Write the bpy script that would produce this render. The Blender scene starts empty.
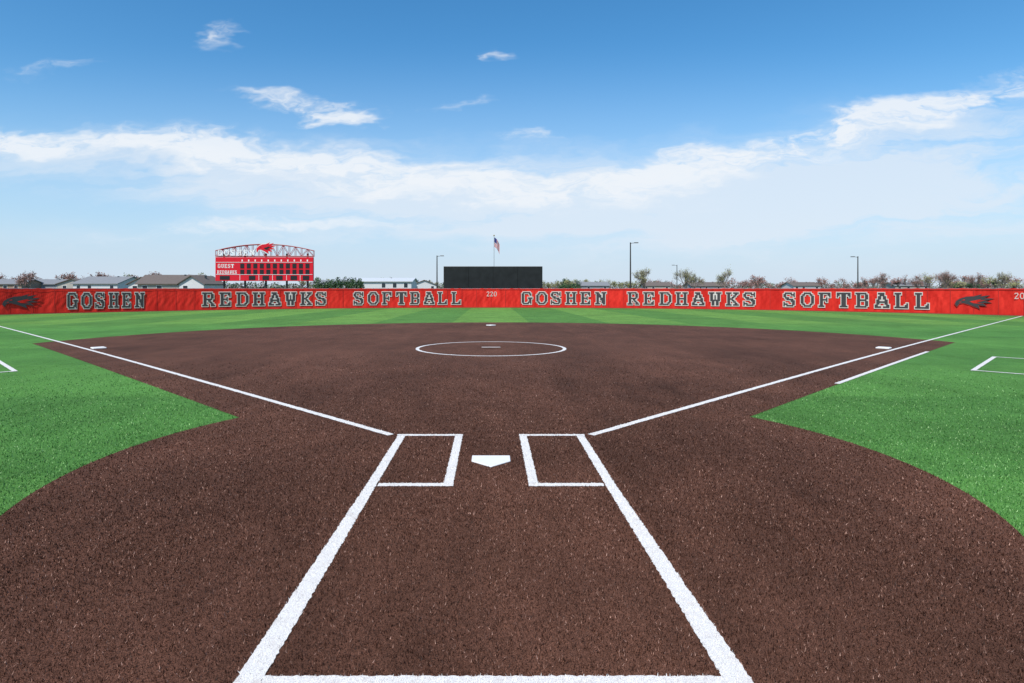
import bpy, bmesh, math, random
import numpy as np
from mathutils import Vector, Matrix
random.seed(7); rng=np.random.default_rng(7)
sc=bpy.context.scene
sc.view_settings.view_transform='Standard'
sc.view_settings.look='None'; sc.view_settings.exposure=0
R=math.radians

# ---------------------------------------------------------------- helpers
def hz(x,y):
    r=math.hypot(x,y)
    t=(r-14)/4
    sp=t if t>20 else math.log1p(math.exp(t))
    return max(-0.0078*4*sp,-0.52)
def hz_np(x,y):
    r=np.hypot(x,y); t=(r-14)/4
    return np.maximum(-0.0312*np.log1p(np.exp(np.minimum(t,30))),-0.52)

def link(ob,parent=None):
    sc.collection.objects.link(ob)
    if parent: ob.parent=parent
    return ob
def empty(name,loc=(0,0,0),rz=0):
    e=bpy.data.objects.new(name,None); e.location=loc; e.rotation_euler=(0,0,rz)
    e.empty_display_size=0.3
    return link(e)
def mesh_obj(name,verts,faces,mats,midx=None,parent=None,loc=(0,0,0),smooth=False):
    me=bpy.data.meshes.new(name); me.from_pydata([tuple(v) for v in verts],[],faces)
    for m in (mats if isinstance(mats,(list,tuple)) else [mats]): me.materials.append(m)
    if midx is not None: me.polygons.foreach_set('material_index',midx)
    if smooth: me.polygons.foreach_set('use_smooth',[True]*len(me.polygons))
    me.update()
    ob=bpy.data.objects.new(name,me); ob.location=loc
    return link(ob,parent)
def boxes(name,lst,mat,parent=None,bevel=0):
    v=[];f=[]
    for (cx,cy,cz,sx,sy,sz) in lst:
        b=len(v)
        for dz in (-.5,.5):
            for dx,dy in ((-.5,-.5),(.5,-.5),(.5,.5),(-.5,.5)):
                v.append((cx+dx*sx,cy+dy*sy,cz+dz*sz))
        f+=[(b,b+3,b+2,b+1),(b+4,b+5,b+6,b+7),(b,b+1,b+5,b+4),(b+1,b+2,b+6,b+5),(b+2,b+3,b+7,b+6),(b+3,b,b+4,b+7)]
    ob=mesh_obj(name,v,f,mat,parent=parent)
    if bevel:
        m=ob.modifiers.new('bev','BEVEL'); m.width=bevel; m.segments=2
    return ob
def tube(V,F,p0,p1,r0,r1,n=6,cap=True):
    p0=Vector(p0);p1=Vector(p1); d=(p1-p0)
    if d.length<1e-6: return
    d.normalize()
    a=d.orthogonal().normalized(); c=d.cross(a)
    b=len(V)
    for p,r in ((p0,r0),(p1,r1)):
        for i in range(n):
            t=2*math.pi*i/n
            V.append(p+(a*math.cos(t)+c*math.sin(t))*r)
    for i in range(n):
        j=(i+1)%n
        F.append((b+i,b+j,b+n+j,b+n+i))
    if cap:
        F.append(tuple(b+n+i for i in range(n))); F.append(tuple(b+n-1-i for i in range(n)))

# ---------------------------------------------------------------- materials
class NT:
    def __init__(s,tree): s.t=tree; s.n=tree.nodes; s.l=tree.links
    def new(s,ty,**k):
        nd=s.n.new(ty)
        for a,b in k.items(): setattr(nd,a,b)
        return nd
    def put(s,sock,v):
        if isinstance(v,bpy.types.NodeSocket): s.l.new(v,sock)
        else: sock.default_value=v
    def math(s,op,a,b=0.0,c=0.0,clamp=False):
        nd=s.new('ShaderNodeMath',operation=op,use_clamp=clamp)
        s.put(nd.inputs[0],a); s.put(nd.inputs[1],b); s.put(nd.inputs[2],c)
        return nd.outputs[0]
    def mix(s,f,a,b,blend='MIX'):
        nd=s.new('ShaderNodeMix',data_type='RGBA',blend_type=blend)
        s.put(nd.inputs[0],f); s.put(nd.inputs[6],a if not isinstance(a,tuple) else (*a[:3],1)); s.put(nd.inputs[7],b if not isinstance(b,tuple) else (*b[:3],1))
        return nd.outputs[2]
    def noise(s,vec,scale,detail=3,rough=.5,dist=0):
        nd=s.new('ShaderNodeTexNoise'); s.put(nd.inputs['Vector'],vec)
        nd.inputs['Scale'].default_value=scale; nd.inputs['Detail'].default_value=detail
        nd.inputs['Roughness'].default_value=rough; nd.inputs['Distortion'].default_value=dist
        return nd.outputs['Fac']
    def ramp(s,v,a,b,c=0.0,d=1.0,smooth=True):
        nd=s.new('ShaderNodeMapRange',interpolation_type='SMOOTHSTEP' if smooth else 'LINEAR')
        s.put(nd.inputs[0],v)
        for i,x in enumerate((a,b,c,d)): nd.inputs[i+1].default_value=x
        return nd.outputs[0]
    def vscale(s,c,k):
        nd=s.new('ShaderNodeVectorMath',operation='SCALE'); s.l.new(c,nd.inputs[0]); s.put(nd.inputs['Scale'],k); return nd.outputs[0]
def newmat(name):
    m=bpy.data.materials.new(name); m.use_nodes=True
    t=NT(m.node_tree); return m,t,m.node_tree.nodes['Principled BSDF']
def coords(t): return t.new('ShaderNodeNewGeometry').outputs['Position']
def scalev(t,v,s):
    nd=t.new('ShaderNodeVectorMath',operation='MULTIPLY'); t.put(nd.inputs[0],v); nd.inputs[1].default_value=s
    return nd.outputs[0]
def simple(name,col,rough=.6,var=.15,scale=3.0,metal=0,bump=0,spec=.4):
    m,t,b=newmat(name); P=coords(t)
    n=t.noise(P,scale,2,.6)
    c=t.mix(n,tuple(x*(1-var) for x in col),tuple(min(1,x*(1+var)) for x in col))
    t.l.new(c,b.inputs['Base Color']); b.inputs['Roughness'].default_value=rough
    b.inputs['Metallic'].default_value=metal; b.inputs['Specular IOR Level'].default_value=spec
    return m
def wear(t,P,kind,lite=False):
    """large scale nap / wear variation shared by carpet and pile"""
    sep=t.new('ShaderNodeSeparateXYZ'); t.l.new(P,sep.inputs[0]); X=sep.outputs[0]
    big=t.noise(P,.32,2,.6); mid=t.noise(scalev(t,P,(1,.4,1)),1.6,3,.65)
    st=t.math('FLOOR',t.math('DIVIDE',t.math('ADD',X,40.1),2.3)); wn=t.new('ShaderNodeTexWhiteNoise',noise_dimensions='1D'); t.l.new(st,wn.inputs['W'])
    A=(1.05,.95,.95,.17) if kind=='brown' else (.7,.6,.8,.05)
    k=t.math('MULTIPLY',t.math('SUBTRACT',big,.5),A[0])
    k=t.math('ADD',k,t.math('MULTIPLY',t.math('SUBTRACT',mid,.5),A[1]))
    if not lite:
        gr=t.noise(P,16,3,.85)
        k=t.math('ADD',k,t.math('MULTIPLY',t.math('SUBTRACT',gr,.5),A[2]))
    k=t.math('ADD',k,t.math('MULTIPLY',t.math('SUBTRACT',wn.outputs['Value'],.5),A[3]))
    return t.math('MAXIMUM',t.math('ADD',k,1.0),.3)
def turf_material(name,kind):
    m,t,b=newmat(name); P=coords(t)
    sep=t.new('ShaderNodeSeparateXYZ'); t.l.new(P,sep.inputs[0]); X,Y=sep.outputs[0],sep.outputs[1]
    fine=t.noise(P,230,1,.7); med=t.noise(P,42,2,.7)
    if kind=='brown':
        c=t.mix(t.ramp(fine,.34,.68),(.015,.0052,.003),(.205,.090,.058))
        c=t.mix(t.ramp(med,.35,.7,.0,.55),c,(.084,.036,.0235))
    else:
        par=t.math('MODULO',t.math('FLOOR',t.math('DIVIDE',t.math('ADD',X,2.28+4.57*40),4.57)),2.0)
        out=t.ramp(Y,24,31)
        fy=t.math('MODULO',t.math('FLOOR',t.math('DIVIDE',t.math('ADD',Y,50.6),4.57)),2.0)
        par2=t.math('ADD',t.math('MULTIPLY',t.math('MULTIPLY',par,.62),out),t.math('MULTIPLY',t.math('MULTIPLY',fy,.5),t.math('SUBTRACT',1.0,out)))
        dark=t.mix(t.ramp(fine,.3,.72),(.018,.080,.018),(.115,.270,.060))
        light=t.mix(t.ramp(fine,.3,.72),(.032,.118,.021),(.165,.365,.082))
        lo=t.mix(t.ramp(fine,.3,.72),(.055,.145,.023),(.235,.41,.088))
        light=t.mix(out,light,lo)
        c=t.mix(par2,light,dark)
        c=t.mix(t.ramp(med,.35,.7,0,.3),c,(.066,.190,.040))
    t.l.new(t.vscale(c,wear(t,P,kind)),b.inputs['Base Color'])
    b.inputs['Roughness'].default_value=.85; b.inputs['Specular IOR Level'].default_value=.05
    b.inputs['Sheen Weight'].default_value=.08 if kind=='brown' else .05
    b.inputs['Sheen Roughness'].default_value=.5
    b.inputs['Sheen Tint'].default_value=(.9,.52,.36,1) if kind=='brown' else (.6,.9,.4,1)
    bp=t.new('ShaderNodeBump'); bp.inputs['Strength'].default_value=.6; bp.inputs['Distance'].default_value=.01
    t.l.new(fine,bp.inputs['Height']); t.l.new(bp.outputs[0],b.inputs['Normal'])
    return m
def white_turf():
    m,t,b=newmat('white_turf'); P=coords(t)
    f=t.noise(P,220,1,.7); g=t.noise(P,9,4,.65)
    c=t.mix(t.ramp(f,.3,.65),(.50,.46,.43),(.87,.84,.80))
    c=t.mix(t.ramp(g,.5,.8,0,.55),c,(.46,.39,.35))
    t.l.new(c,b.inputs['Base Color']); b.inputs['Roughness'].default_value=.8
    return m
def fibre(name,stops,spec,kind):
    m,t,b=newmat(name)
    a=t.new('ShaderNodeAttribute'); a.attribute_name='rnd'
    cr=t.new('ShaderNodeValToRGB'); t.l.new(a.outputs['Fac'],cr.inputs[0])
    e=cr.color_ramp.elements
    while len(e)<len(stops): e.new(.5)
    for i,(p,c) in enumerate(stops): e[i].position=p; e[i].color=(*c,1)
    P=coords(t)
    c=t.vscale(cr.outputs[0],wear(t,P,kind,True)) if kind else cr.outputs[0]
    t.l.new(c,b.inputs['Base Color']); b.inputs['Roughness'].default_value=.45
    b.inputs['Specular IOR Level'].default_value=spec
    return m
M_brown=turf_material('brown_turf','brown'); M_green=turf_material('green_turf','green'); M_white=white_turf()
F_brown=fibre('brown_fibre',[(0,(.009,.003,.002)),(.5,(.036,.014,.0085)),(.80,(.110,.047,.030)),(.93,(.24,.12,.083)),(1,(.52,.32,.25))],.10,'brown')
F_green=fibre('green_fibre',[(0,(.016,.070,.014)),(.5,(.060,.190,.040)),(.85,(.138,.325,.080)),(1,(.36,.55,.24))],.15,'green')
F_white=fibre('white_fibre',[(0,(.50,.46,.43)),(.4,(.78,.75,.72)),(1,(.89,.88,.86))],.2,None)

# ---------------------------------------------------------------- ground
def ground():
    V=[(0,0,-.03)];F=[]; radii=[5,10,14,18,22,28,35,45,55,65,75,85,110,160,260,450,900,2000,4500]; n=96
    for r in radii:
        for i in range(n):
            t=2*math.pi*i/n; x,y=r*math.cos(t),r*math.sin(t); V.append((x,y,hz(x,y)-.04))
    for i in range(n): F.append((0,1+i,1+(i+1)%n))
    for k in range(len(radii)-1):
        for i in range(n):
            a=1+k*n+i;b=1+k*n+(i+1)%n; F.append((a,a+n,b+n,b))
    return mesh_obj('ground',V,F,simple('far_grass',(.075,.11,.04),.9,.35,.08))
ground()
def sheet(name,pts,mat,off,cell=2.0,parent=None):
    bm=bmesh.new(); vs=[bm.verts.new((x,y,0)) for x,y in pts]; f=bm.faces.new(vs)
    bmesh.ops.triangulate(bm,faces=[f])
    xs=[p[0] for p in pts]; ys=[p[1] for p in pts]
    for ax,lo,hi in ((0,min(xs),max(xs)),(1,min(ys),max(ys))):
        q=math.ceil(lo/cell)*cell
        while q<hi:
            co=[0,0,0];no=[0,0,0];co[ax]=q+.0013;no[ax]=1
            bmesh.ops.bisect_plane(bm,geom=bm.verts[:]+bm.edges[:]+bm.faces[:],plane_co=co,plane_no=no)
            q+=cell
    bmesh.ops.recalc_face_normals(bm,faces=bm.faces)
    for v in bm.verts: v.co.z=hz(v.co.x,v.co.y)+off
    me=bpy.data.meshes.new(name); bm.to_mesh(me); bm.free()
    if me.polygons[0].normal.z<0: me.flip_normals()
    me.materials.append(mat)
    return link(bpy.data.objects.new(name,me),parent)

def fence_r(th): return 61+3.2*math.cos(2*th)
def fence_pt(deg,dr=0):
    th=R(deg); r=fence_r(th)+dr; return r*math.sin(th),r*math.cos(th)
pts=[fence_pt(d,.25) for d in np.linspace(52,-52,80)]
pts=pts+[(-46,28),(-30,-4),(-14,-14),(14,-14),(30,-4),(46,28)]
grass=sheet('grass_field',pts,M_green,0,3.0)

S=math.sqrt(.5); HC=(.08,.10); HOME_R=4.5
offL,offR=.91,.96
def fl(along,off,side):
    return (side*(along*S+off*S), along*S-off*S)
def skin():
    P=[]
    def meet(off,side):
        a=2.0
        while a<7:
            x,y=fl(a,off,side)
            if math.hypot(x-HC[0],y-HC[1])>=HOME_R: return a
            a+=.005
    pr=fl(meet(offR,1),offR,1); pl=fl(meet(offL,-1),offL,-1)
    P.append(pr)
    cx,cy,rx,ry=0.35,13.1,17.0,16.4
    def hit(off,side):
        a=14
        while a<30:
            x,y=fl(a,off,side)
            if ((x-cx)/rx)**2+((y-cy)/ry)**2>=1: return a
            a+=.01
    eR=fl(hit(offR,1),offR,1); eL=fl(hit(offL,-1),offL,-1)
    P.append(eR)
    t0=math.atan2((eR[1]-cy)/ry,(eR[0]-cx)/rx); t1=math.atan2((eL[1]-cy)/ry,(eL[0]-cx)/rx)
    for i in range(1,90):
        t=t0+(t1-t0)*i/90; P.append((cx+rx*math.cos(t),cy+ry*math.sin(t)))
    P.append(eL); P.append(pl)
    t0=math.atan2(pl[1]-HC[1],pl[0]-HC[0]); t1=math.atan2(pr[1]-HC[1],pr[0]-HC[0])
    if t0<0: t0+=2*math.pi
    if t1<t0: t1+=2*math.pi
    for i in range(1,90):
        t=t0+(t1-t0)*i/90; P.append((HC[0]+HOME_R*math.cos(t),HC[1]+HOME_R*math.sin(t)))
    return P
SK=skin()
infield=sheet('infield_turf',SK,M_brown,.004,2.0)

LINES=[]
def strip(name,p0,p1,w,parent=None,w1=None,off=.008,step=.02,jit=.006):
    w1=w1 or w
    p0=np.array(p0,float);p1=np.array(p1,float); d=p1-p0; L=np.hypot(*d); d/=L; n=np.array((-d[1],d[0]))
    N=max(2,int(L/max(step,L/700)))
    V=[];F=[]
    for i in range(N+1):
        s=i/N; c=p0+d*L*s; ww=w+(w1-w)*s
        for sg in (1,-1):
            e=c+n*sg*(ww/2+random.uniform(-jit,jit)); V.append((e[0],e[1],hz(*e)+off))
    for i in range(N): a=2*i; F.append((a,a+1,a+3,a+2))
    LINES.append((p0,p1,w/2,w1/2))
    return mesh_obj(name,V,F,M_white,parent=parent)
def root(name): return empty(name)
LW=.10
Yf,Yb=1.42,-.68
xo=1.225; xi=.368
for s in (-1,1):
    e=root('batters_box')
    strip('front_line',(s*xi,Yf-LW/2),(s*xo,Yf-LW/2),LW*.85,e)
    strip('back_line',(s*(xi),Yb+LW/2),(s*(xo-.02-LW),Yb+LW/2),LW*.9,e)
    strip('inner_line',(s*(xi+LW/2),Yf-LW),(s*(xi+LW/2),Yb+LW),LW*.95,e)
    strip('outer_line',(s*(xo-LW/2-.01),Yf-LW),(s*(xo-LW/2-.005),Yb),LW,e)
e=root('catchers_box')
Yc=-3.55
for s in (-1,1):
    strip('side_line',(s*(xo-LW/2-.005),Yb-.001),((1.215 if s>0 else -1.19),Yc-.13),LW,e,w1=.135)
strip('back_line',(-1.125,Yc-.06),(1.15,Yc-.06),.125,e)
for s in (-1,1):
    strip('foul_line',(s*1.31,1.38),(s*43.8,43.3),.105,None,step=.05,jit=.006)
a,b=fl(8.95,.93,1),fl(18.15,.95,1); strip('runners_lane_line',a,b,.10)
for s,o,a0 in ((1,2.58,13.5),(-1,2.50,13.2)):
    e=root('coachs_box')
    strip('long_line',fl(a0,o,s),fl(a0+4.3,o,s),.10,e)
    strip('end_line',fl(a0+.05,o+.05,s),fl(a0+.05,o+2.4,s),.10,e)
    strip('end_line',fl(a0+4.25,o+.05,s),fl(a0+4.25,o+2.4,s),.10,e)
PC=(0.0,13.05); PR=2.37
def ring(name,c,r,w):
    V=[];F=[];N=500
    for i in range(N):
        t=2*math.pi*i/N
        for rr in (r-w/2,r+w/2):
            rr+=random.uniform(-.008,.008)
            x,y=c[0]+rr*math.cos(t),c[1]+rr*math.sin(t); V.append((x,y,hz(x,y)+.008))
    for i in range(N):
        a=2*i;b=2*((i+1)%N); F.append((a,a+1,b+1,b))
    return mesh_obj(name,V,F,M_white)
ring('pitchers_circle',PC,PR,.11)
rubber=simple('white_rubber',(.80,.78,.75),.5,.10,9)
def slab(name,pts,z0,h,mat,bev=.006):
    bm=bmesh.new(); vs=[bm.verts.new((x,y,z0)) for x,y in pts]; f=bm.faces.new(vs)
    r=bmesh.ops.extrude_face_region(bm,geom=[f])
    for v in r['geom']:
        if isinstance(v,bmesh.types.BMVert): v.co.z+=h
    bmesh.ops.recalc_face_normals(bm,faces=bm.faces)
    me=bpy.data.meshes.new(name); bm.to_mesh(me); bm.free(); me.materials.append(mat)
    ob=link(bpy.data.objects.new(name,me)); m=ob.modifiers.new('b','BEVEL'); m.width=bev; m.segments=2
    return ob
PY=-.07
PLATE=[(0,PY),(.216,.216+PY),(.216,.432+PY),(-.216,.432+PY),(-.216,.216+PY)]
slab('home_plate',PLATE,.005,.014,rubber)
slab('pitching_rubber',[(-.305,13.0),(.305,13.0),(.305,13.15),(-.305,13.15)],.0,.018,simple('worn_rubber',(.42,.36,.33),.7,.3,6))
def base(x,y,ang,mat,h=.19,th=.075):
    c,s=math.cos(ang),math.sin(ang)
    P=[(x+c*a-s*b,y+s*a+c*b) for a,b in ((-h,-h),(h,-h),(h,h),(-h,h))]
    return slab('base',P,hz(x,y)+.004,th,mat,.02)
base(12.75,13.1,R(45),rubber,th=.05); base(-12.75,13.1,R(45),rubber,th=.05); base(0,25.86,R(45),rubber,th=.05)

# ---------------------------------------------------------------- turf pile
CAM=(0.0,-6.55,1.93)
def inside_poly(x,y,P):
    c=np.zeros(x.shape,bool); n=len(P); j=n-1
    for i in range(n):
        xi_,yi_=P[i]; xj,yj=P[j]
        if yi_!=yj:
            cond=((yi_>y)!=(yj>y))&(x<(xj-xi_)*(y-yi_)/(yj-yi_)+xi_)
            c^=cond
        j=i
    return c
def scatter(n_near=7500,r0=2.2,r1=5.5,r2=19):
    half=R(52)
    n1=int(half*(r1**2-r0**2)*n_near)
    r=np.sqrt(rng.uniform(r0**2,r1**2,n1))
    n2=int(n_near*r1**2*2*half*math.log(r2/r1)*.85)
    rr=r1*np.exp(rng.uniform(0,math.log(r2/r1),n2))
    keep=rng.uniform(0,1,n2)<np.clip((r2-rr)/(r2-r1)*1.1,0,1); rr=rr[keep]
    r=np.concatenate([r,rr]); th=rng.uniform(-half,half,len(r))
    return r*np.sin(th)+CAM[0], r*np.cos(th)+CAM[1], r
x,y,r=scatter()
white=np.zeros(len(x),bool)
for p0,p1,h0,h1 in LINES:
    d=p1-p0; L=np.hypot(*d); d=d/L
    s=(x-p0[0])*d[0]+(y-p0[1])*d[1]; t=np.abs(-(x-p0[0])*d[1]+(y-p0[1])*d[0])
    white|=(s>-.003)&(s<L+.003)&(t<h0+(h1-h0)*s/L+.002)
rc=np.hypot(x-PC[0],y-PC[1]); white|=np.abs(rc-PR)<.056
inplate=inside_poly(x,y,[(a*1.05,(b-PY)*1.04-.008+PY) for a,b in PLATE])
inplate|=(np.abs(x)<.31)&(np.abs(y-13.07)<.09)
brown=inside_poly(x,y,SK)
def fibres(name,mask,mat,zoff,hgt,wid,parent):
    xx,yy,rr=x[mask],y[mask],r[mask]; n=len(xx)
    z=hz_np(xx,yy)+zoff
    az=rng.uniform(0,2*math.pi,n); w=wid*np.clip(rr/5,.8,2.8)*rng.uniform(.6,1.4,n)
    hh=hgt*rng.uniform(.5,1.3,n); lean=rng.uniform(.1,1.35,n); la=rng.uniform(0,2*math.pi,n)
    co=np.empty((n,3,3),np.float32)
    dx,dy=np.cos(az)*w/2,np.sin(az)*w/2
    co[:,0]=np.stack([xx-dx,yy-dy,z-.003],1); co[:,1]=np.stack([xx+dx,yy+dy,z-.003],1)
    co[:,2]=np.stack([xx+np.cos(la)*hh*np.sin(lean),yy+np.sin(la)*hh*np.sin(lean),z+hh*np.cos(lean)],1)
    me=bpy.data.meshes.new(name); me.vertices.add(3*n); me.vertices.foreach_set('co',co.ravel())
    me.loops.add(3*n); me.loops.foreach_set('vertex_index',np.arange(3*n,dtype=np.int32))
    me.polygons.add(n); me.polygons.foreach_set('loop_start',np.arange(0,3*n,3,dtype=np.int32))
    me.update(calc_edges=True)
    at=me.attributes.new('rnd','FLOAT','FACE'); at.data.foreach_set('value',rng.uniform(0,1,n).astype(np.float32))
    me.materials.append(mat)
    return link(bpy.data.objects.new(name,me),parent)
fibres('brown_pile',brown&~white&~inplate,F_brown,.004,.020,.0060,infield)
fibres('green_pile',~brown&~white,F_green,0,.024,.0056,grass)
fibres('white_pile',white&~inplate,F_white,.008,.013,.005,infield)
print('fibres',len(x))

# ---------------------------------------------------------------- block lettering
G9={
'G':".######..|##....##.|##.....#.|##.......|##...####|##....##.|##....##.|##...###.|.#####.#.",
'O':"..#####..|.##...##.|##.....##|##.....##|##.....##|##.....##|##.....##|.##...##.|..#####..",
'S':".#####.#.|##...###.|##.....#.|.###.....|..#####..|.....###.|#.....##.|###...##.|#.#####..",
'H':"####.####|.##...##.|.##...##.|.##...##.|.#######.|.##...##.|.##...##.|.##...##.|####.####",
'E':"########.|.##...##.|.##....#.|.##..#...|.#####...|.##..#...|.##....#.|.##...##.|########.",
'N':"###..####|.###..##.|.####.##.|.####.##.|.##.####.|.##.####.|.##..###.|.##..###.|####..##.",
'R':"#######..|.##...##.|.##...##.|.##...##.|.######..|.##.##...|.##..##..|.##...##.|####..###",
'D':"#######..|.##...##.|.##....##|.##....##|.##....##|.##....##|.##....##|.##...##.|#######..",
'A':"..####...|...###...|..##.##..|..##.##..|.##...##.|.#######.|.##...##.|##.....##|####.####",
'W':"####.####|.##...##.|.##.#.##.|.##.#.##.|.##.#.##.|.#######.|..##.##..|..##.##..|..##.##..",
'K':"####.####|.##...##.|.##..##..|.##.##...|.####....|.##.##...|.##..##..|.##...##.|####.####",
'F':"########.|.##...##.|.##....#.|.##..#...|.#####...|.##..#...|.##......|.##......|####.....",
'T':"#########|##.###.##|#..###..#|...###...|...###...|...###...|...###...|...###...|..#####..",
'B':"#######..|.##...##.|.##...##.|.##...##.|.######..|.##...##.|.##...##.|.##...##.|#######..",
'L':"####.....|.##......|.##......|.##......|.##......|.##......|.##....#.|.##...##.|########.",
'U':"####.####|.##...##.|.##...##.|.##...##.|.##...##.|.##...##.|.##...##.|.##...##.|..#####..",
'2':".######..|##....##.|......##.|.....##..|....##...|...##....|..##.....|.##....#.|########.",
'0':"..#####..|.##...##.|##.....##|##.....##|##.....##|##.....##|##.....##|.##...##.|..#####.."}
def word_cells(word,gap=3,dil=0):
    cells=set(); cx=0
    for ch in word:
        rows=G9[ch].split('|')
        for ry,row in enumerate(rows):
            for rx,c in enumerate(row):
                if c=='#':
                    for i in (0,1):
                        for j in (0,1): cells.add((cx+2*rx+i,2*(8-ry)+j))
        cx+=18+2*gap
    W=cx-2*gap
    if dil:
        o=set()
        for (a,b) in cells:
            for i in range(-dil,dil+1):
                for j in range(-dil,dil+1): o.add((a+i,b+j))
        cells=o
    return cells,W
def cells_mesh(name,cells,fn,mat,parent):
    idx={};V=[];F=[]
    for (a,b) in sorted(cells):
        q=[]
        for p in ((a,b),(a+1,b),(a+1,b+1),(a,b+1)):
            if p not in idx: idx[p]=len(V); V.append(fn(*p))
            q.append(idx[p])
        F.append(tuple(q))
    return mesh_obj(name,V,F,mat,parent=parent)
M_black=simple('black_print',(.045,.04,.045),.7,.2,2); M_wprint=simple('white_print',(.60,.53,.50),.7,.12,3)

# ---------------------------------------------------------------- outfield fence
def redscreen():
    m,t,b=newmat('red_windscreen'); P=coords(t)
    n=t.noise(scalev(t,P,(1,1,.25)),2.2,4,.6); w=t.noise(P,.35,2,.5)
    c=t.mix(t.ramp(n,.3,.7),(.55,.018,.013),(.79,.038,.026))
    c=t.mix(t.ramp(w,.45,.7,0,.4),c,(.47,.014,.011))
    t.l.new(c,b.inputs['Base Color']); b.inputs['Roughness'].default_value=.7; b.inputs['Specular IOR Level'].default_value=.12
    bp=t.new('ShaderNodeBump'); bp.inputs['Strength'].default_value=.6; bp.inputs['Distance'].default_value=.06
    t.l.new(n,bp.inputs['Height']); t.l.new(bp.outputs[0],b.inputs['Normal'])
    return m
M_red=redscreen(); M_steel=simple('galvanised_steel',(.35,.36,.37),.45,.15,4,metal=.7)
M_hem=simple('red_hem',(.42,.015,.012),.7,.15,3)
FH=2.27
fence=empty('outfield_fence')
D0,D1=-50,50
def fence_base(deg):
    x,y=fence_pt(deg); return x,y,hz(x,y)
V=[];F=[];N=900;rows=9
for i in range(N+1):
    dg=D0+(D1-D0)*i/N; x0,y0,z0=fence_base(dg); th=R(dg)
    for j in range(rows+1):
        s=j/rows
        wv=.015*math.sin(i*1.3+2*math.sin(j))*math.sin(math.pi*s)+.03*math.sin(i*.37)*math.sin(math.pi*s)
        zz=z0+.04+(FH-.06)*s + (.015*math.sin(i*.9)+.012*math.sin(i*.23) if j==rows else 0)
        V.append((x0+math.sin(th)*wv,y0+math.cos(th)*wv,zz))
for i in range(N):
    for j in range(rows):
        a=i*(rows+1)+j; F.append((a,a+rows+1,a+rows+2,a+1))
mesh_obj('windscreen',V,F,M_red,parent=fence)
def band(name,zl,zh,dr,mat):
    V=[];F=[];N=400
    for i in range(N+1):
        dg=D0+(D1-D0)*i/N; x0,y0=fence_pt(dg,dr); z0=hz(*fence_pt(dg))
        V+= [(x0,y0,z0+zl),(x0,y0,z0+zh)]
    for i in range(N): a=2*i; F.append((a,a+2,a+3,a+1))
    return mesh_obj(name,V,F,mat,parent=fence)
band('bottom_hem',.03,.10,-.05,M_hem); band('top_hem',FH-.14,FH-.08,-.055,M_hem)
V=[];F=[]
nseg=66
for i in range(nseg+1):
    dg=D0+(D1-D0)*i/nseg; x0,y0=fence_pt(dg,.08); z0=hz(x0,y0)
    tube(V,F,(x0,y0,z0-.1),(x0,y0,z0+FH+.03),.035,.035,6)
    if i<nseg:
        x1,y1=fence_pt(D0+(D1-D0)*(i+1)/nseg,.08); z1=hz(x1,y1)
        tube(V,F,(x0,y0,z0+FH-.02),(x1,y1,z1+FH-.02),.025,.025,6,False)
        tube(V,F,(x0,y0,z0+.1),(x1,y1,z1+.1),.02,.02,6,False)
mesh_obj('posts_and_rails',V,F,M_steel,parent=fence)
V=[];F=[]
for i in range(nseg+1):
    dg=D0+(D1-D0)*i/nseg; x0,y0=fence_pt(dg,-.05); z0=hz(*fence_pt(dg)); c,s_=math.cos(R(dg)),math.sin(R(dg))
    b=len(V)
    for u_ in (-.02,.02):
        for z_ in (.1,FH-.14): V.append((x0+c*u_,y0-s_*u_,z0+z_))
    F.append((b,b+2,b+3,b+1))
mesh_obj('seams',V,F,M_hem,parent=fence)
def fence_word(word,d0,d1,h=1.42,zb=.44,gap=3,nm=None):
    for dil,dr,mat,nn in ((1,-.065,M_wprint,'outline'),(0,-.08,M_black,'letters')):
        cells,W=word_cells(word,gap,dil)
        def fn(a,b,dr=dr,W=W):
            dg=d0+(d1-d0)*a/W; x0,y0=fence_pt(dg,dr); return (x0,y0,hz(*fence_pt(dg))+zb+h*b/18)
        cells_mesh((nm or word.lower())+'_'+nn,cells,fn,mat,fence)
fence_word('GOSHEN',-38.5,-32.8); fence_word('REDHAWKS',-28.1,-16.7); fence_word('SOFTBALL',-14.1,-3.05)
fence_word('GOSHEN',3.2,11.9); fence_word('REDHAWKS',14.0,26.1); fence_word('SOFTBALL',28.4,39.6)
def fence_num(word,d0,d1,h=.55,zb=1.35):
    cells,W=word_cells(word,2,0)
    def fn(a,b):
        dg=d0+(d1-d0)*a/W; x0,y0=fence_pt(dg,-.065); return (x0,y0,hz(*fence_pt(dg))+zb+h*b/18)
    cells_mesh('distance_number',cells,fn,M_wprint,fence)
fence_num('220',-.45,.6); fence_num('200',44.9,45.8,.5,1.4)
HAWK=[[(0,.32),(.10,.52),(.35,.68),(.75,.80),(1.2,.83),(1.75,.98),(1.55,.82),(2.25,.92),(1.85,.72),(2.5,.70),(1.9,.55),(2.35,.42),(1.75,.40),(2.05,.20),(1.5,.26),(1.6,.02),(1.15,.20),(.85,.30),(.55,.38),(.30,.36),(.14,.14)]]
HWHITE=[[(.95,.50),(1.7,.66),(1.55,.56),(2.0,.60),(1.4,.44),(1.75,.36),(1.2,.38)],[(.42,.56),(.62,.63),(.66,.57)],[(.22,.44),(.45,.47),(.40,.43)]]
def poly_on(name,polys,fn,mat,parent):
    V=[];F=[]
    for P in polys:
        b=len(V); V+= [fn(*p) for p in P]; F.append(tuple(range(b,b+len(P))))
    ob=mesh_obj(name,V,F,mat,parent=parent)
    bm=bmesh.new(); bm.from_mesh(ob.data); bmesh.ops.triangulate(bm,faces=bm.faces[:]); bm.to_mesh(ob.data); bm.free()
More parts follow.
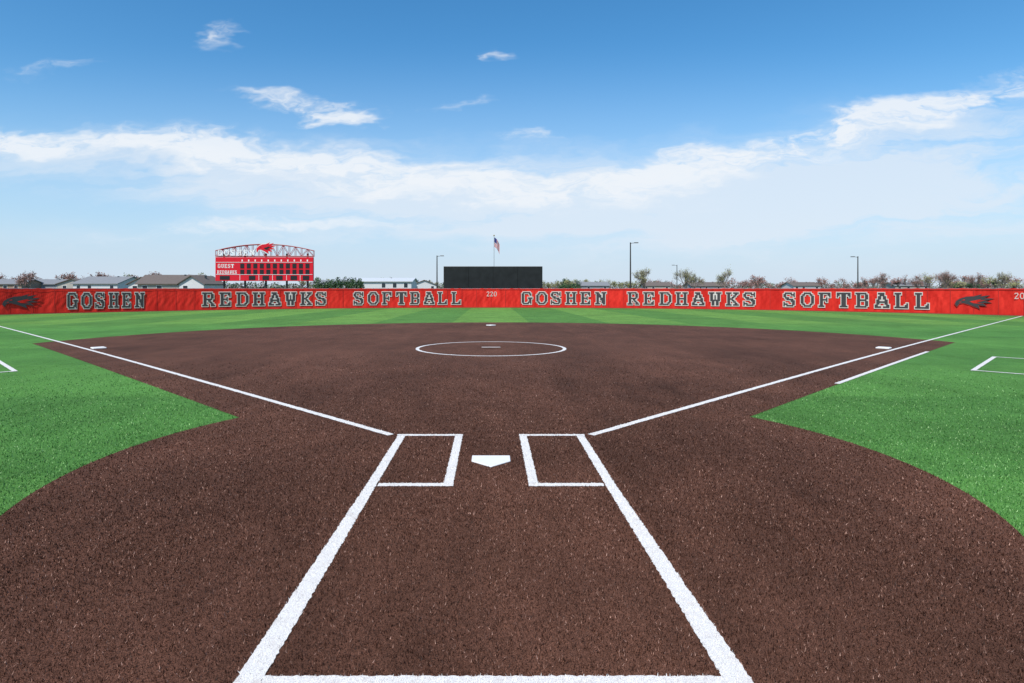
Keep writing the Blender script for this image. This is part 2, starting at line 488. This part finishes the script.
def grow(P,k):
    c=np.mean(P,0); out=[]
    n=len(P)
    A=sum(P[i][0]*P[(i+1)%n][1]-P[(i+1)%n][0]*P[i][1] for i in range(n))
    sg=1 if A>0 else -1
    for i in range(n):
        p=np.array(P[i]);a=np.array(P[i-1]);b=np.array(P[(i+1)%n])
        e=(p-a)/np.linalg.norm(p-a)+(b-p)/np.linalg.norm(b-p); nn=np.array((e[1],-e[0]))*sg; l=np.linalg.norm(nn)
        out.append(tuple(p+(nn/l*k if l>.2 else (p-c)/np.linalg.norm(p-c)*k)))
    return out
def fence_hawk(d0,d1,zb=.5,h=1.3):
    def mk(dr):
        def fn(u,v):
            dg=d0+(d1-d0)*u/2.5; x0,y0=fence_pt(dg,dr); return (x0,y0,hz(*fence_pt(dg))+zb+h*v)
        return fn
    poly_on('hawk_outline',[grow(HAWK[0],.045)],mk(-.065),M_hem,fence)
    poly_on('hawk_head',HAWK,mk(-.08),M_black,fence)
    poly_on('hawk_feathers',HWHITE,mk(-.095),M_red,fence)
fence_hawk(-42.8,-40.3); fence_hawk(41.2,43.7)

# ---------------------------------------------------------------- scoreboard
M_sbred=simple('scoreboard_red',(.62,.015,.03),.45,.1,1.5,spec=.2); M_dark=simple('dark_panel',(.012,.012,.014),.5,.2,3)
M_wpaint=simple('white_paint',(.78,.78,.76),.5,.06,3); M_pole=simple('dark_pole_metal',(.05,.045,.04),.5,.2,3,metal=.3)
M_truss=simple('dark_red_truss',(.30,.012,.018),.5,.15,2)
SBX,SBY=-29.9,73.4; gz=hz(SBX,SBY)
sb=empty('scoreboard',(SBX,SBY,gz))
W=12.9; zb=2.86-gz; zt=6.0-gz
boxes('panel',[(0,0,(zb+zt)/2,W,.35,zt-zb)],M_sbred,sb,.03)
V=[];F=[]
for i in range(5):
    x0=-W/2+.9+i*(W-1.8)/4
    tube(V,F,(x0,.45,-.2),(x0,.45,zt+.5),.14,.14,8)
mesh_obj('support_posts',V,F,M_pole,parent=sb)
cl=[]
for i in range(11):
    for z in (zt-1.15,zt-1.95): cl.append((-2.9+i*.86,-.19,z,.52,.05,.62))
for x0 in (-1.6,.2,2.0,3.9,5.5): cl.append((x0,-.19,zb+.42,.85,.05,.55))
cl.append((-5.2,-.19,zb+.42,1.3,.05,.5))
boxes('digit_windows',cl,M_dark,sb)
boxes('divider_lines',[(0,-.19,zt-.68,W-.2,.04,.05),(0,-.19,zb+.85,W-.2,.04,.05)]+[(x0,-.19,zb+.42,.05,.04,.7) for x0 in (-3.2,-.7,1.1,2.95,4.75)],M_wpaint,sb)
boxes('inning_ticks',[(-2.9+i*.86,-.19,zt-.45,.16,.04,.26) for i in range(11)],M_wpaint,sb)
def flat_word(word,x0,x1,z0,h,yy,mat,parent,nm,gap=2,dil=0):
    cells,Wd=word_cells(word,gap,dil)
    cells_mesh(nm,cells,lambda a,b:(x0+(x1-x0)*a/Wd,yy,z0+h*b/18),mat,parent)
flat_word('GUEST',-6.1,-4.0,zt-1.42,.5,-.20,M_wpaint,sb,'guest_label')
flat_word('REDHAWKS',-6.2,-3.6,zt-2.22,.46,-.20,M_wpaint,sb,'home_label')
V=[];F=[]
def arch(t): return (W/2*t, (zt+.85)+ .85*(1-t*t))
n=16
top=[arch(-1+2*i/n) for i in range(n+1)]
bot=[(x,zt+.12) for x,_ in top]
for yy in (-.12,.35):
    for i in range(n):
        tube(V,F,(top[i][0],yy,top[i][1]),(top[i+1][0],yy,top[i+1][1]),.065,.065,5)
        tube(V,F,(bot[i][0],yy,bot[i][1]),(bot[i+1][0],yy,bot[i+1][1]),.065,.065,5)
        a,b=(top[i],bot[i+1]) if i%2 else (bot[i],top[i+1])
        tube(V,F,(a[0],yy,a[1]),(b[0],yy,b[1]),.03,.03,4)
    for i in range(n+1): tube(V,F,(top[i][0],yy,top[i][1]),(bot[i][0],yy,bot[i][1]),.035,.035,4)
mesh_obj('arched_truss',V,F,M_truss,parent=sb)
flat_word('GOSHEN',-6.1,-1.25,zt+.22,.74,-.28,M_wpaint,sb,'header_letters',3,0)
def hf(dy):
    return lambda u,v:(-1.0+2.6*u/2.5,dy,zt+.38+1.6*v)
poly_on('hawk_outline',[grow(HAWK[0],.06)],hf(-.30),M_wpaint,sb)
poly_on('hawk_head',HAWK,hf(-.32),M_sbred,sb)
poly_on('hawk_feathers',HWHITE,hf(-.34),M_dark,sb)

# ---------------------------------------------------------------- batter's eye screen
bex=.25; bey=67.6; gz=hz(bex,bey)
be=empty('batters_eye_screen',(bex,bey,gz))
M_blk=simple('black_mesh_screen',(.020,.023,.024),.85,.45,1.2,spec=.15)
ht=4.52-gz
boxes('screen_panels',[(-4.5+i*3.0,0,ht/2+.15,2.975,.08,ht-.3) for i in range(4)],M_blk,be)
V=[];F=[]
for i in range(5): tube(V,F,(-6+3*i,.12,-.1),(-6+3*i,.12,ht+.05),.07,.07,8)
tube(V,F,(-6,.12,ht+.02),(6,.12,ht+.02),.05,.05,8)
mesh_obj('frame',V,F,M_pole,parent=be)

# ---------------------------------------------------------------- flagpole
gz=-.52
fp=empty('flagpole',(.55,103.5,gz))
V=[];F=[]; H=11.9
tube(V,F,(0,0,0),(0,0,H),.10,.05,10); mesh_obj('pole',V,F,simple('aluminium_pole',(.6,.6,.6),.4,.05,3,metal=.5),parent=fp)
bpy.ops.mesh.primitive_uv_sphere_add(radius=.13,segments=12,ring_count=8,location=(0,0,H+.1)); o=bpy.context.object; o.name='finial'; o.parent=fp; o.data.materials.append(simple('gold_ball',(.6,.4,.08),.3,.05,3,metal=.8))
fr=simple('flag_red',(.45,.02,.03),.7,.1,3); fw=simple('flag_white',(.65,.65,.65),.7,.1,3); fb=simple('flag_blue',(.02,.03,.16),.7,.1,3)
V=[];F=[];mi=[];nx,nz=24,13
for i in range(nx+1):
    for j in range(nz+1):
        u=i/nx; v=j/nz
        V.append((.06+u*.95,.22*u*math.sin(u*9),H-.25-(1-v)*1.7-u*u*1.1-.25*u))
for i in range(nx):
    for j in range(nz):
        a=i*(nz+1)+j; F.append((a,a+nz+1,a+nz+2,a+1))
        mi.append(2 if (i<nx*.42 and j>=6) else (0 if j%2==0 else 1))
mesh_obj('flag',V,F,[fr,fw,fb],mi,parent=fp,smooth=True)

# ---------------------------------------------------------------- light poles
M_lamp=simple('lamp_head_metal',(.12,.11,.10),.4,.1,4,metal=.4)
def light_pole(x,y,H,arms,r=.11):
    e=empty('street_lamp',(x,y,-.52)); V=[];F=[]
    tube(V,F,(0,0,0),(0,0,.7),.3,.28,12); tube(V,F,(0,0,.7),(0,0,H),r,r*.65,10)
    for a in arms: tube(V,F,(0,0,H-.1),(a*.9,0,H+.02),.05,.04,6)
    mesh_obj('pole',V,F,M_pole,parent=e)
    boxes('lamp_head',[(a*1.15,0,H+.03,.8,.4,.16) for a in arms]+[(0,0,H+.02,.22,.22,.16)],M_lamp,e,.03)
def PX(px,Z): return (px-491)/605*Z
light_pole(PX(630.5,120),113.5,11.4,(1,),.17)
light_pole(PX(437,135),128.5,9.6,(1,),.16)
light_pole(PX(858,135),128.5,9.4,(-1,),.15)
light_pole(PX(677,190),183.5,9.6,(-1,),.15)

# ---------------------------------------------------------------- buildings
M_wall=simple('cream_siding',(.42,.39,.34),.8,.08,1.5); M_wallw=simple('white_metal_siding',(.60,.60,.60),.6,.05,1.2); M_wallg=simple('grey_siding',(.30,.31,.33),.8,.08,1.5)
M_roofb=simple('brown_shingles',(.15,.12,.105),.9,.2,2); M_roofg=simple('grey_shingles',(.22,.225,.235),.9,.15,2); M_roofw=simple('white_metal_roof',(.60,.62,.64),.5,.05,1)
M_win=simple('window_glass',(.03,.04,.05),.15,.2,2); M_brick=simple('tan_brick',(.32,.22,.16),.85,.2,4)
def house(name,x,y,w,d,eave,ridge,wall,roof,rz=0,axis='x'):
    e=empty(name,(x,y,-.52),rz)
    boxes('walls',[(0,0,eave/2,w,d,eave)],wall,e)
    V=[];F=[];o=.45;th=.18
    if axis=='x':
        def rp(xx,yy,zz): return (xx,yy,zz)
        L,D=w,d
    else:
        def rp(xx,yy,zz): return (yy,xx,zz)
        L,D=d,w
    k=(ridge-eave)/(D/2)
    for s in (-1,1):
        b=len(V)
        for xx in (-L/2-o,L/2+o):
            for yy,zz in ((s*(D/2+o),eave-k*o),(0,ridge),(0,ridge+th),(s*(D/2+o),eave-k*o+th)):
                V.append(rp(xx,yy+s*.002,zz+.01))
        F+=[(b,b+1,b+2,b+3),(b+7,b+6,b+5,b+4),(b,b+4,b+5,b+1),(b+3,b+2,b+6,b+7),(b,b+3,b+7,b+4)]
    mesh_obj('roof',V,F,roof,parent=e)
    V=[];F=[]
    for xx in (-L/2+.01,L/2-.01):
        b=len(V); V+=[rp(xx,-D/2,eave),rp(xx,D/2,eave),rp(xx,0,ridge)]; F.append((b,b+1,b+2))
    mesh_obj('gables',V,F,wall,parent=e)
    boxes('roof_vents',[(w*.2,-.4,ridge-.1,.35,.35,.7),(-w*.28,.3,ridge,.2,.2,.6)],M_win,e)
    n=max(2,int(w/3)); zc=eave-1.05
    boxes('windows',[(-w/2+(i+.5)*w/n,-d/2-.02,zc,1.0,.06,1.2) for i in range(n) if i!=n//2],M_win,e)
    boxes('window_trim',[(-w/2+(i+.5)*w/n,-d/2-.012,zc,1.2,.03,1.4) for i in range(n) if i!=n//2],M_wpaint,e)
    boxes('door',[(-w/2+(n//2+.5)*w/n,-d/2-.02,1.05,1.0,.06,2.1)],M_roofb,e)
house('house',PX(176,140),133,12,10,3.4,5.3,M_wall,M_roofb,R(8))
house('house',PX(203,134),127,5.5,8,3.4,5.0,M_wallw,M_roofb,R(-5),axis='y')
house('house',PX(151,146),139,6,8,3.4,4.9,M_wallw,M_roofb,R(4),axis='y')
house('house',PX(112,165),158,13,11,3.6,5.4,M_wallw,M_roofg,R(-8))
house('house',PX(82,180),173,8,9,3.6,5.0,M_wall,M_roofb,R(5),axis='y')
house('house',PX(55,190),182,13,10,3.6,5.0,M_wallg,M_roofg,R(6))
house('house',PX(8,180),173,15,10,3.6,4.9,M_brick,M_roofg,R(4))
house('house',PX(333,210),203,12,10,3.6,5.0,M_wall,M_roofg,R(4))
house('warehouse',PX(377,170),163,21,12,4.2,5.1,M_wallw,M_roofw,0)
house('house',PX(425,230),223,9,10,3.6,5.3,M_wallw,M_roofb,R(4),axis='y')
house('house',PX(590,260),253,14,10,3.4,4.9,M_wallg,M_roofg,R(3))
house('house',PX(655,280),273,12,10,3.4,5.0,M_wall,M_roofb,R(-8))
house('house',PX(705,300),293,18,10,3.4,5.2,M_wallg,M_roofb,R(3))
house('house',PX(800,270),263,12,10,3.4,4.9,M_wallw,M_roofb,R(3))
house('house',PX(905,260),253,14,10,3.4,4.8,M_wall,M_roofg,R(-5))
house('house',PX(965,240),233,12,10,3.4,4.7,M_brick,M_roofb,R(5))

# ---------------------------------------------------------------- trees
M_bark=simple('bark',(.17,.135,.115),.9,.25,2)
M_leafg=simple('spring_leaves',(.24,.24,.10),.8,.35,1.0); M_leafr=simple('red_buds',(.27,.14,.115),.8,.35,1.0)
M_ever=simple('evergreen_leaves',(.032,.075,.026),.8,.5,1.2); M_ever2=simple('evergreen_leaves_light',(.07,.13,.042),.8,.4,1.2)
def grow_tree(V,F,mi,base,H,depth,spread=.55,leafy=.0,leafsize=.12,seed=0,leafmi=1):
    rd=random.Random(seed)
    tips=[]; V0=len(V)
    def rec(p,d,L,r,k):
        q=p+d*L; f0=len(F); tube(V,F,p,q,r,r*.68,5 if k>2 else 3,False); mi.extend([0]*(len(F)-f0))
        if k==0: tips.append(q); return
        if k<=2: tips.append(q)
        n=rd.choice((3,4,4))
        for i in range(n):
            a=rd.uniform(0,2*math.pi); t=rd.uniform(.5,1)*spread*(1.25 if i else .4)
            o=d.orthogonal().normalized(); o=Matrix.Rotation(a,3,d)@o
            nd=(d*math.cos(t)+o*math.sin(t)); nd.z+=.10; nd.normalize()
            st=p+d*L*rd.uniform(.55,1.0) if i else q
            rec(st,nd,L*rd.uniform(.62,.82),max(r*.58,.014),k-1)
    L0=H*.26
    rec(Vector((0,0,0)),Vector((rd.uniform(-.05,.05),rd.uniform(-.05,.05),1)).normalized(),L0,H*.018,depth)
    for q in tips:
        m=int(leafy)+(rd.random()<leafy%1)
        for _ in range(m):
            c=q+Vector([rd.gauss(0,.22) for _ in range(3)]); a=Vector([rd.gauss(0,1) for _ in range(3)]).normalized(); b=a.orthogonal().normalized()
            s=leafsize*rd.uniform(.5,1.2); k=len(V); V.extend([c-a*s,c+b*s*.6,c+a*s,c-b*s*.6]); F.append((k,k+1,k+2,k+3)); mi.append(leafmi)
    top=max(v.z for v in V[V0:]); sc_=H/top; bv=Vector(base)
    for i in range(V0,len(V)): V[i]=V[i]*sc_+bv
def tree(name,px,Z,H,depth=5,leafy=1.2,leafmat=None,seed=1,spread=.55,ls=.11):
    V=[];F=[];mi=[]; grow_tree(V,F,mi,(0,0,0),H,depth,spread,leafy,ls,seed=seed)
    return mesh_obj(name,V,F,[M_bark,leafmat or M_leafg],mi,loc=(PX(px,Z),Z-6.55,-.55))
tree('tree',645,150,8.0,5,.9,M_leafg,3,.48); tree('tree',686,165,8.2,5,.9,M_leafg,4,.48); tree('tree',694,172,7.2,5,.9,M_leafg,14)
tree('tree',725,140,8.0,5,1.0,M_leafg,5,.46)
tree('tree',758,200,7.0,4,1.3,M_leafr,6,ls=.2); tree('tree',155,170,7.4,5,1.0,M_leafr,7); tree('tree',30,150,7.0,5,1.4,M_leafr,8)
tree('tree',97,200,8.2,4,1.4,M_leafr,9,ls=.2); tree('tree',70,210,8.2,4,1.4,M_leafr,10,ls=.2); tree('tree',205,190,7.8,4,1.4,M_leafg,12,ls=.2)
tree('tree',886,180,7.4,5,.8,M_leafr,31); tree('tree',945,190,8.2,5,.8,M_leafr,32); tree('tree',1003,170,7.6,5,.8,M_leafg,33); tree('tree',127,185,7.2,4,1.4,M_leafg,34,ls=.2)
tree('tree',568,220,6.4,4,1.2,M_leafg,35,ls=.2); tree('tree',920,200,7.4,5,.8,M_leafr,36); tree('tree',975,185,7.6,5,.7,M_leafr,37)
def tree_row(name,spans,seed):
    V=[];F=[];mi=[];rd=random.Random(seed)
    for (p0,p1,Z,H,n,lf,lm) in spans:
        for i in range(n):
            px=p0+(p1-p0)*(i+rd.uniform(.1,.9))/n; z=Z*rd.uniform(.9,1.15)
            grow_tree(V,F,mi,(PX(px,z),z-6.55,-.55),H*rd.uniform(.7,1.15),4,.6,lf,.2,seed=rd.randint(0,9999),leafmi=lm)
    return mesh_obj(name,V,F,[M_bark,M_leafg,M_leafr,M_ever],mi)
tree_row('distant_trees',[(862,1060,240,7.6,30,.9,2),(925,1080,210,7.2,12,.9,1),(540,640,300,6.8,18,1.2,1),(740,870,290,6.8,20,1.1,2),(-60,60,260,8.0,18,1.3,2),(60,140,280,8.4,15,1.3,2),(140,215,270,7.8,10,1.4,2),(300,440,310,7.2,18,1.3,1),(640,760,320,7.2,16,1.1,2),(950,1000,225,5.8,4,2.5,3),(560,585,240,5.4,3,2.5,3)],21)
def leaf_mass(name,blobs,mats,size,dens,seed):
    rd=random.Random(seed); V=[];F=[];mi=[]
    for (cx,cy,cz,rx,ry,rz,m) in blobs:
        for _ in range(int(dens)):
            while True:
                u=Vector([rd.uniform(-1,1) for _ in range(3)])
                if .25<u.length<1: break
            c=Vector((cx+u.x*rx,cy+u.y*ry,cz+u.z*rz)); a=Vector([rd.gauss(0,1) for _ in range(3)]).normalized(); b=a.orthogonal().normalized()
            s=size*rd.uniform(.5,1.3); k=len(V); V.extend([c-a*s,c+b*s*.7,c+a*s,c-b*s*.7]); F.append((k,k+1,k+2,k+3)); mi.append(m if rd.random()<.75 else (m+1)%len(mats))
    return mesh_obj(name,V,F,mats,mi)
bl=[];rd=random.Random(5)
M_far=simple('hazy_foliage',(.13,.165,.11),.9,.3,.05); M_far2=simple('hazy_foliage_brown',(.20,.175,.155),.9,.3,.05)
for i in range(340):
    px=-150+1350*(i+rd.random())/340; z=rd.uniform(370,470)
    h=rd.uniform(1.8,4.6)
    bl.append((PX(px,z),z-6.5,h*.6,rd.uniform(3,6),3,h,rd.choice((0,1))))
leaf_mass('tree_line',bl,[M_far,M_far2],.7,100,3)
bl=[]
for i in range(9):
    px=318+i*5.2; h=rd.uniform(1.75,2.3)
    bl.append((PX(px,100),93.5+rd.uniform(-.6,.6),-.4+h*.95,.8,.8,h,rd.choice((0,0,1))))
leaf_mass('evergreen_hedge',bl,[M_ever,M_ever2],.11,1100,4)
bl=[(PX(560+i*4,190),183,1.2,1.4,1.2,1.6+rd.random(),0) for i in range(5)]
leaf_mass('evergreen_bush',bl,[M_ever,M_ever2],.25,300,6)

# ---------------------------------------------------------------- sky
SUN_EL,SUN_AZ=52,205
w=bpy.data.worlds.new('World'); sc.world=w; w.use_nodes=True
try: w.cycles.sampling_method='NONE'   # smooth sky without a sun disc needs no importance map
except Exception as ex: print(ex)
t=NT(w.node_tree); bg=w.node_tree.nodes['Background']
sky=t.new('ShaderNodeTexSky',sky_type='NISHITA'); sky.sun_disc=False
sky.sun_elevation=R(SUN_EL); sky.sun_rotation=R(SUN_AZ); sky.air_density=1.0; sky.dust_density=.3; sky.ozone_density=2.0
tc=t.new('ShaderNodeTexCoord'); sp=t.new('ShaderNodeSeparateXYZ'); t.l.new(tc.outputs['Generated'],sp.inputs[0])
ay=t.math('MAXIMUM',t.math('ABSOLUTE',sp.outputs[1]),.08)
u=t.math('DIVIDE',sp.outputs[0],ay); v=t.math('DIVIDE',sp.outputs[2],ay)
cb=t.new('ShaderNodeCombineXYZ'); t.l.new(u,cb.inputs[0]); t.l.new(v,cb.inputs[1]); UV=cb.outputs[0]
def vnoise(vec,scale,det,r=.6):
    nd=t.new('ShaderNodeTexNoise'); t.l.new(vec,nd.inputs['Vector']); nd.inputs['Scale'].default_value=scale; nd.inputs['Detail'].default_value=det; nd.inputs['Roughness'].default_value=r
    return nd
def mapping(vec,loc,rot,scl,ty='TEXTURE'):
    m=t.new('ShaderNodeMapping',vector_type=ty); t.l.new(vec,m.inputs[0]); m.inputs[1].default_value=(*loc,0); m.inputs[2].default_value=(0,0,R(rot)); m.inputs[3].default_value=(*scl,1); return m.outputs[0]
wn=vnoise(mapping(UV,(0,0),0,(.4,.16)),2.2,4)
off=t.new('ShaderNodeVectorMath',operation='SUBTRACT'); t.l.new(wn.outputs['Color'],off.inputs[0]); off.inputs[1].default_value=(.5,.5,.5)
off2=t.new('ShaderNodeVectorMath',operation='MULTIPLY'); t.l.new(off.outputs[0],off2.inputs[0]); off2.inputs[1].default_value=(.32,.10,0)
add=t.new('ShaderNodeVectorMath',operation='ADD'); t.l.new(UV,add.inputs[0]); t.l.new(off2.outputs[0],add.inputs[1]); UVD=add.outputs[0]
def field(blobs):
    tot=None
    for (a,b,su,sv,ro,wt) in blobs:
        mp=mapping(UVD,(a,b),ro,(su,sv)); ln=t.new('ShaderNodeVectorMath',operation='LENGTH'); t.l.new(mp,ln.inputs[0])
        g=t.ramp(ln.outputs['Value'],0,1.35,wt,0)
        tot=g if tot is None else t.math('ADD',tot,g)
    return tot
hard=field([(-.79,.250,.13,.030,-10,.85),(-.52,.238,.36,.036,-3,.75),(-.25,.195,.40,.050,-7,.7),(.05,.175,.38,.050,-3,.65),
(.68,.288,.44,.034,13,1.0),(.38,.210,.36,.040,9,.75),(-.31,.308,.15,.018,-8,.75),(-.24,.284,.06,.016,0,.75),
(-.71,.357,.11,.014,6,.45),(-.44,.413,.05,.020,20,.5),(-.015,.387,.04,.010,-5,.5),(.053,.246,.06,.014,-5,.6),(-.05,.298,.05,.010,10,.4),(-.36,.097,.36,.016,1,.55)])
soft=field([(-.45,.195,.66,.075,-4,.75),(.08,.160,.60,.085,-3,.85),(.62,.19,.62,.12,7,.95),(.45,.11,.9,.08,0,.5),(-.42,.09,.5,.03,0,.5)])
n1=vnoise(mapping(UVD,(0,0),9,(.34,.075)),1.6,6,.64).outputs['Fac']
n2=vnoise(mapping(UVD,(3,1),-4,(.10,.035)),1.6,4,.62).outputs['Fac']
n3=vnoise(mapping(UVD,(1,2),5,(.55,.055)),1.5,5,.6).outputs['Fac']
nn=t.math('ADD',t.math('MULTIPLY',n1,.6),t.math('MULTIPLY',n2,.4))
mh=t.ramp(t.math('MULTIPLY',hard,t.ramp(nn,.33,.66,.08,1.4)),.05,1.0,0,.86)
ms=t.ramp(t.math('MULTIPLY',soft,t.ramp(n3,.26,.68,.35,1.25)),.02,1.0,0,.78)
haze=t.ramp(v,-.05,.42,.92,0)
sat=t.new('ShaderNodeHueSaturation'); t.l.new(sky.outputs[0],sat.inputs['Color']); sat.inputs['Saturation'].default_value=1.34; sat.inputs['Value'].default_value=1.10; sat.inputs['Hue'].default_value=.495
col=t.mix(haze,sat.outputs[0],(3.1,4.25,5.65))
col=t.mix(t.ramp(v,-.03,.12,.6,0),col,(4.7,5.25,5.9))
col=t.mix(ms,col,(5.0,5.55,6.2))
col=t.mix(mh,col,(5.9,6.15,6.45))
t.l.new(col,bg.inputs['Color']); bg.inputs['Strength'].default_value=.15

sl=bpy.data.lights.new('sun','SUN'); sl.energy=4.5; sl.angle=R(.5); sl.color=(1,.95,.86)
so=bpy.data.objects.new('sun',sl); link(so)
el,az=R(SUN_EL),R(SUN_AZ)
d=Vector((math.sin(az)*math.cos(el),math.cos(az)*math.cos(el),math.sin(el)))
so.rotation_euler=d.to_track_quat('Z','Y').to_euler(); so.location=(0,-20,30)

# ---------------------------------------------------------------- camera
cd=bpy.data.cameras.new('camera'); cd.sensor_width=36; cd.lens=36*605/1024; cd.shift_x=21/1024; cd.shift_y=-53.5/1024; cd.clip_end=10000; cd.clip_start=.05
co=bpy.data.objects.new('camera',cd); link(co); co.location=CAM; co.rotation_euler=(R(90),0,0); sc.camera=co
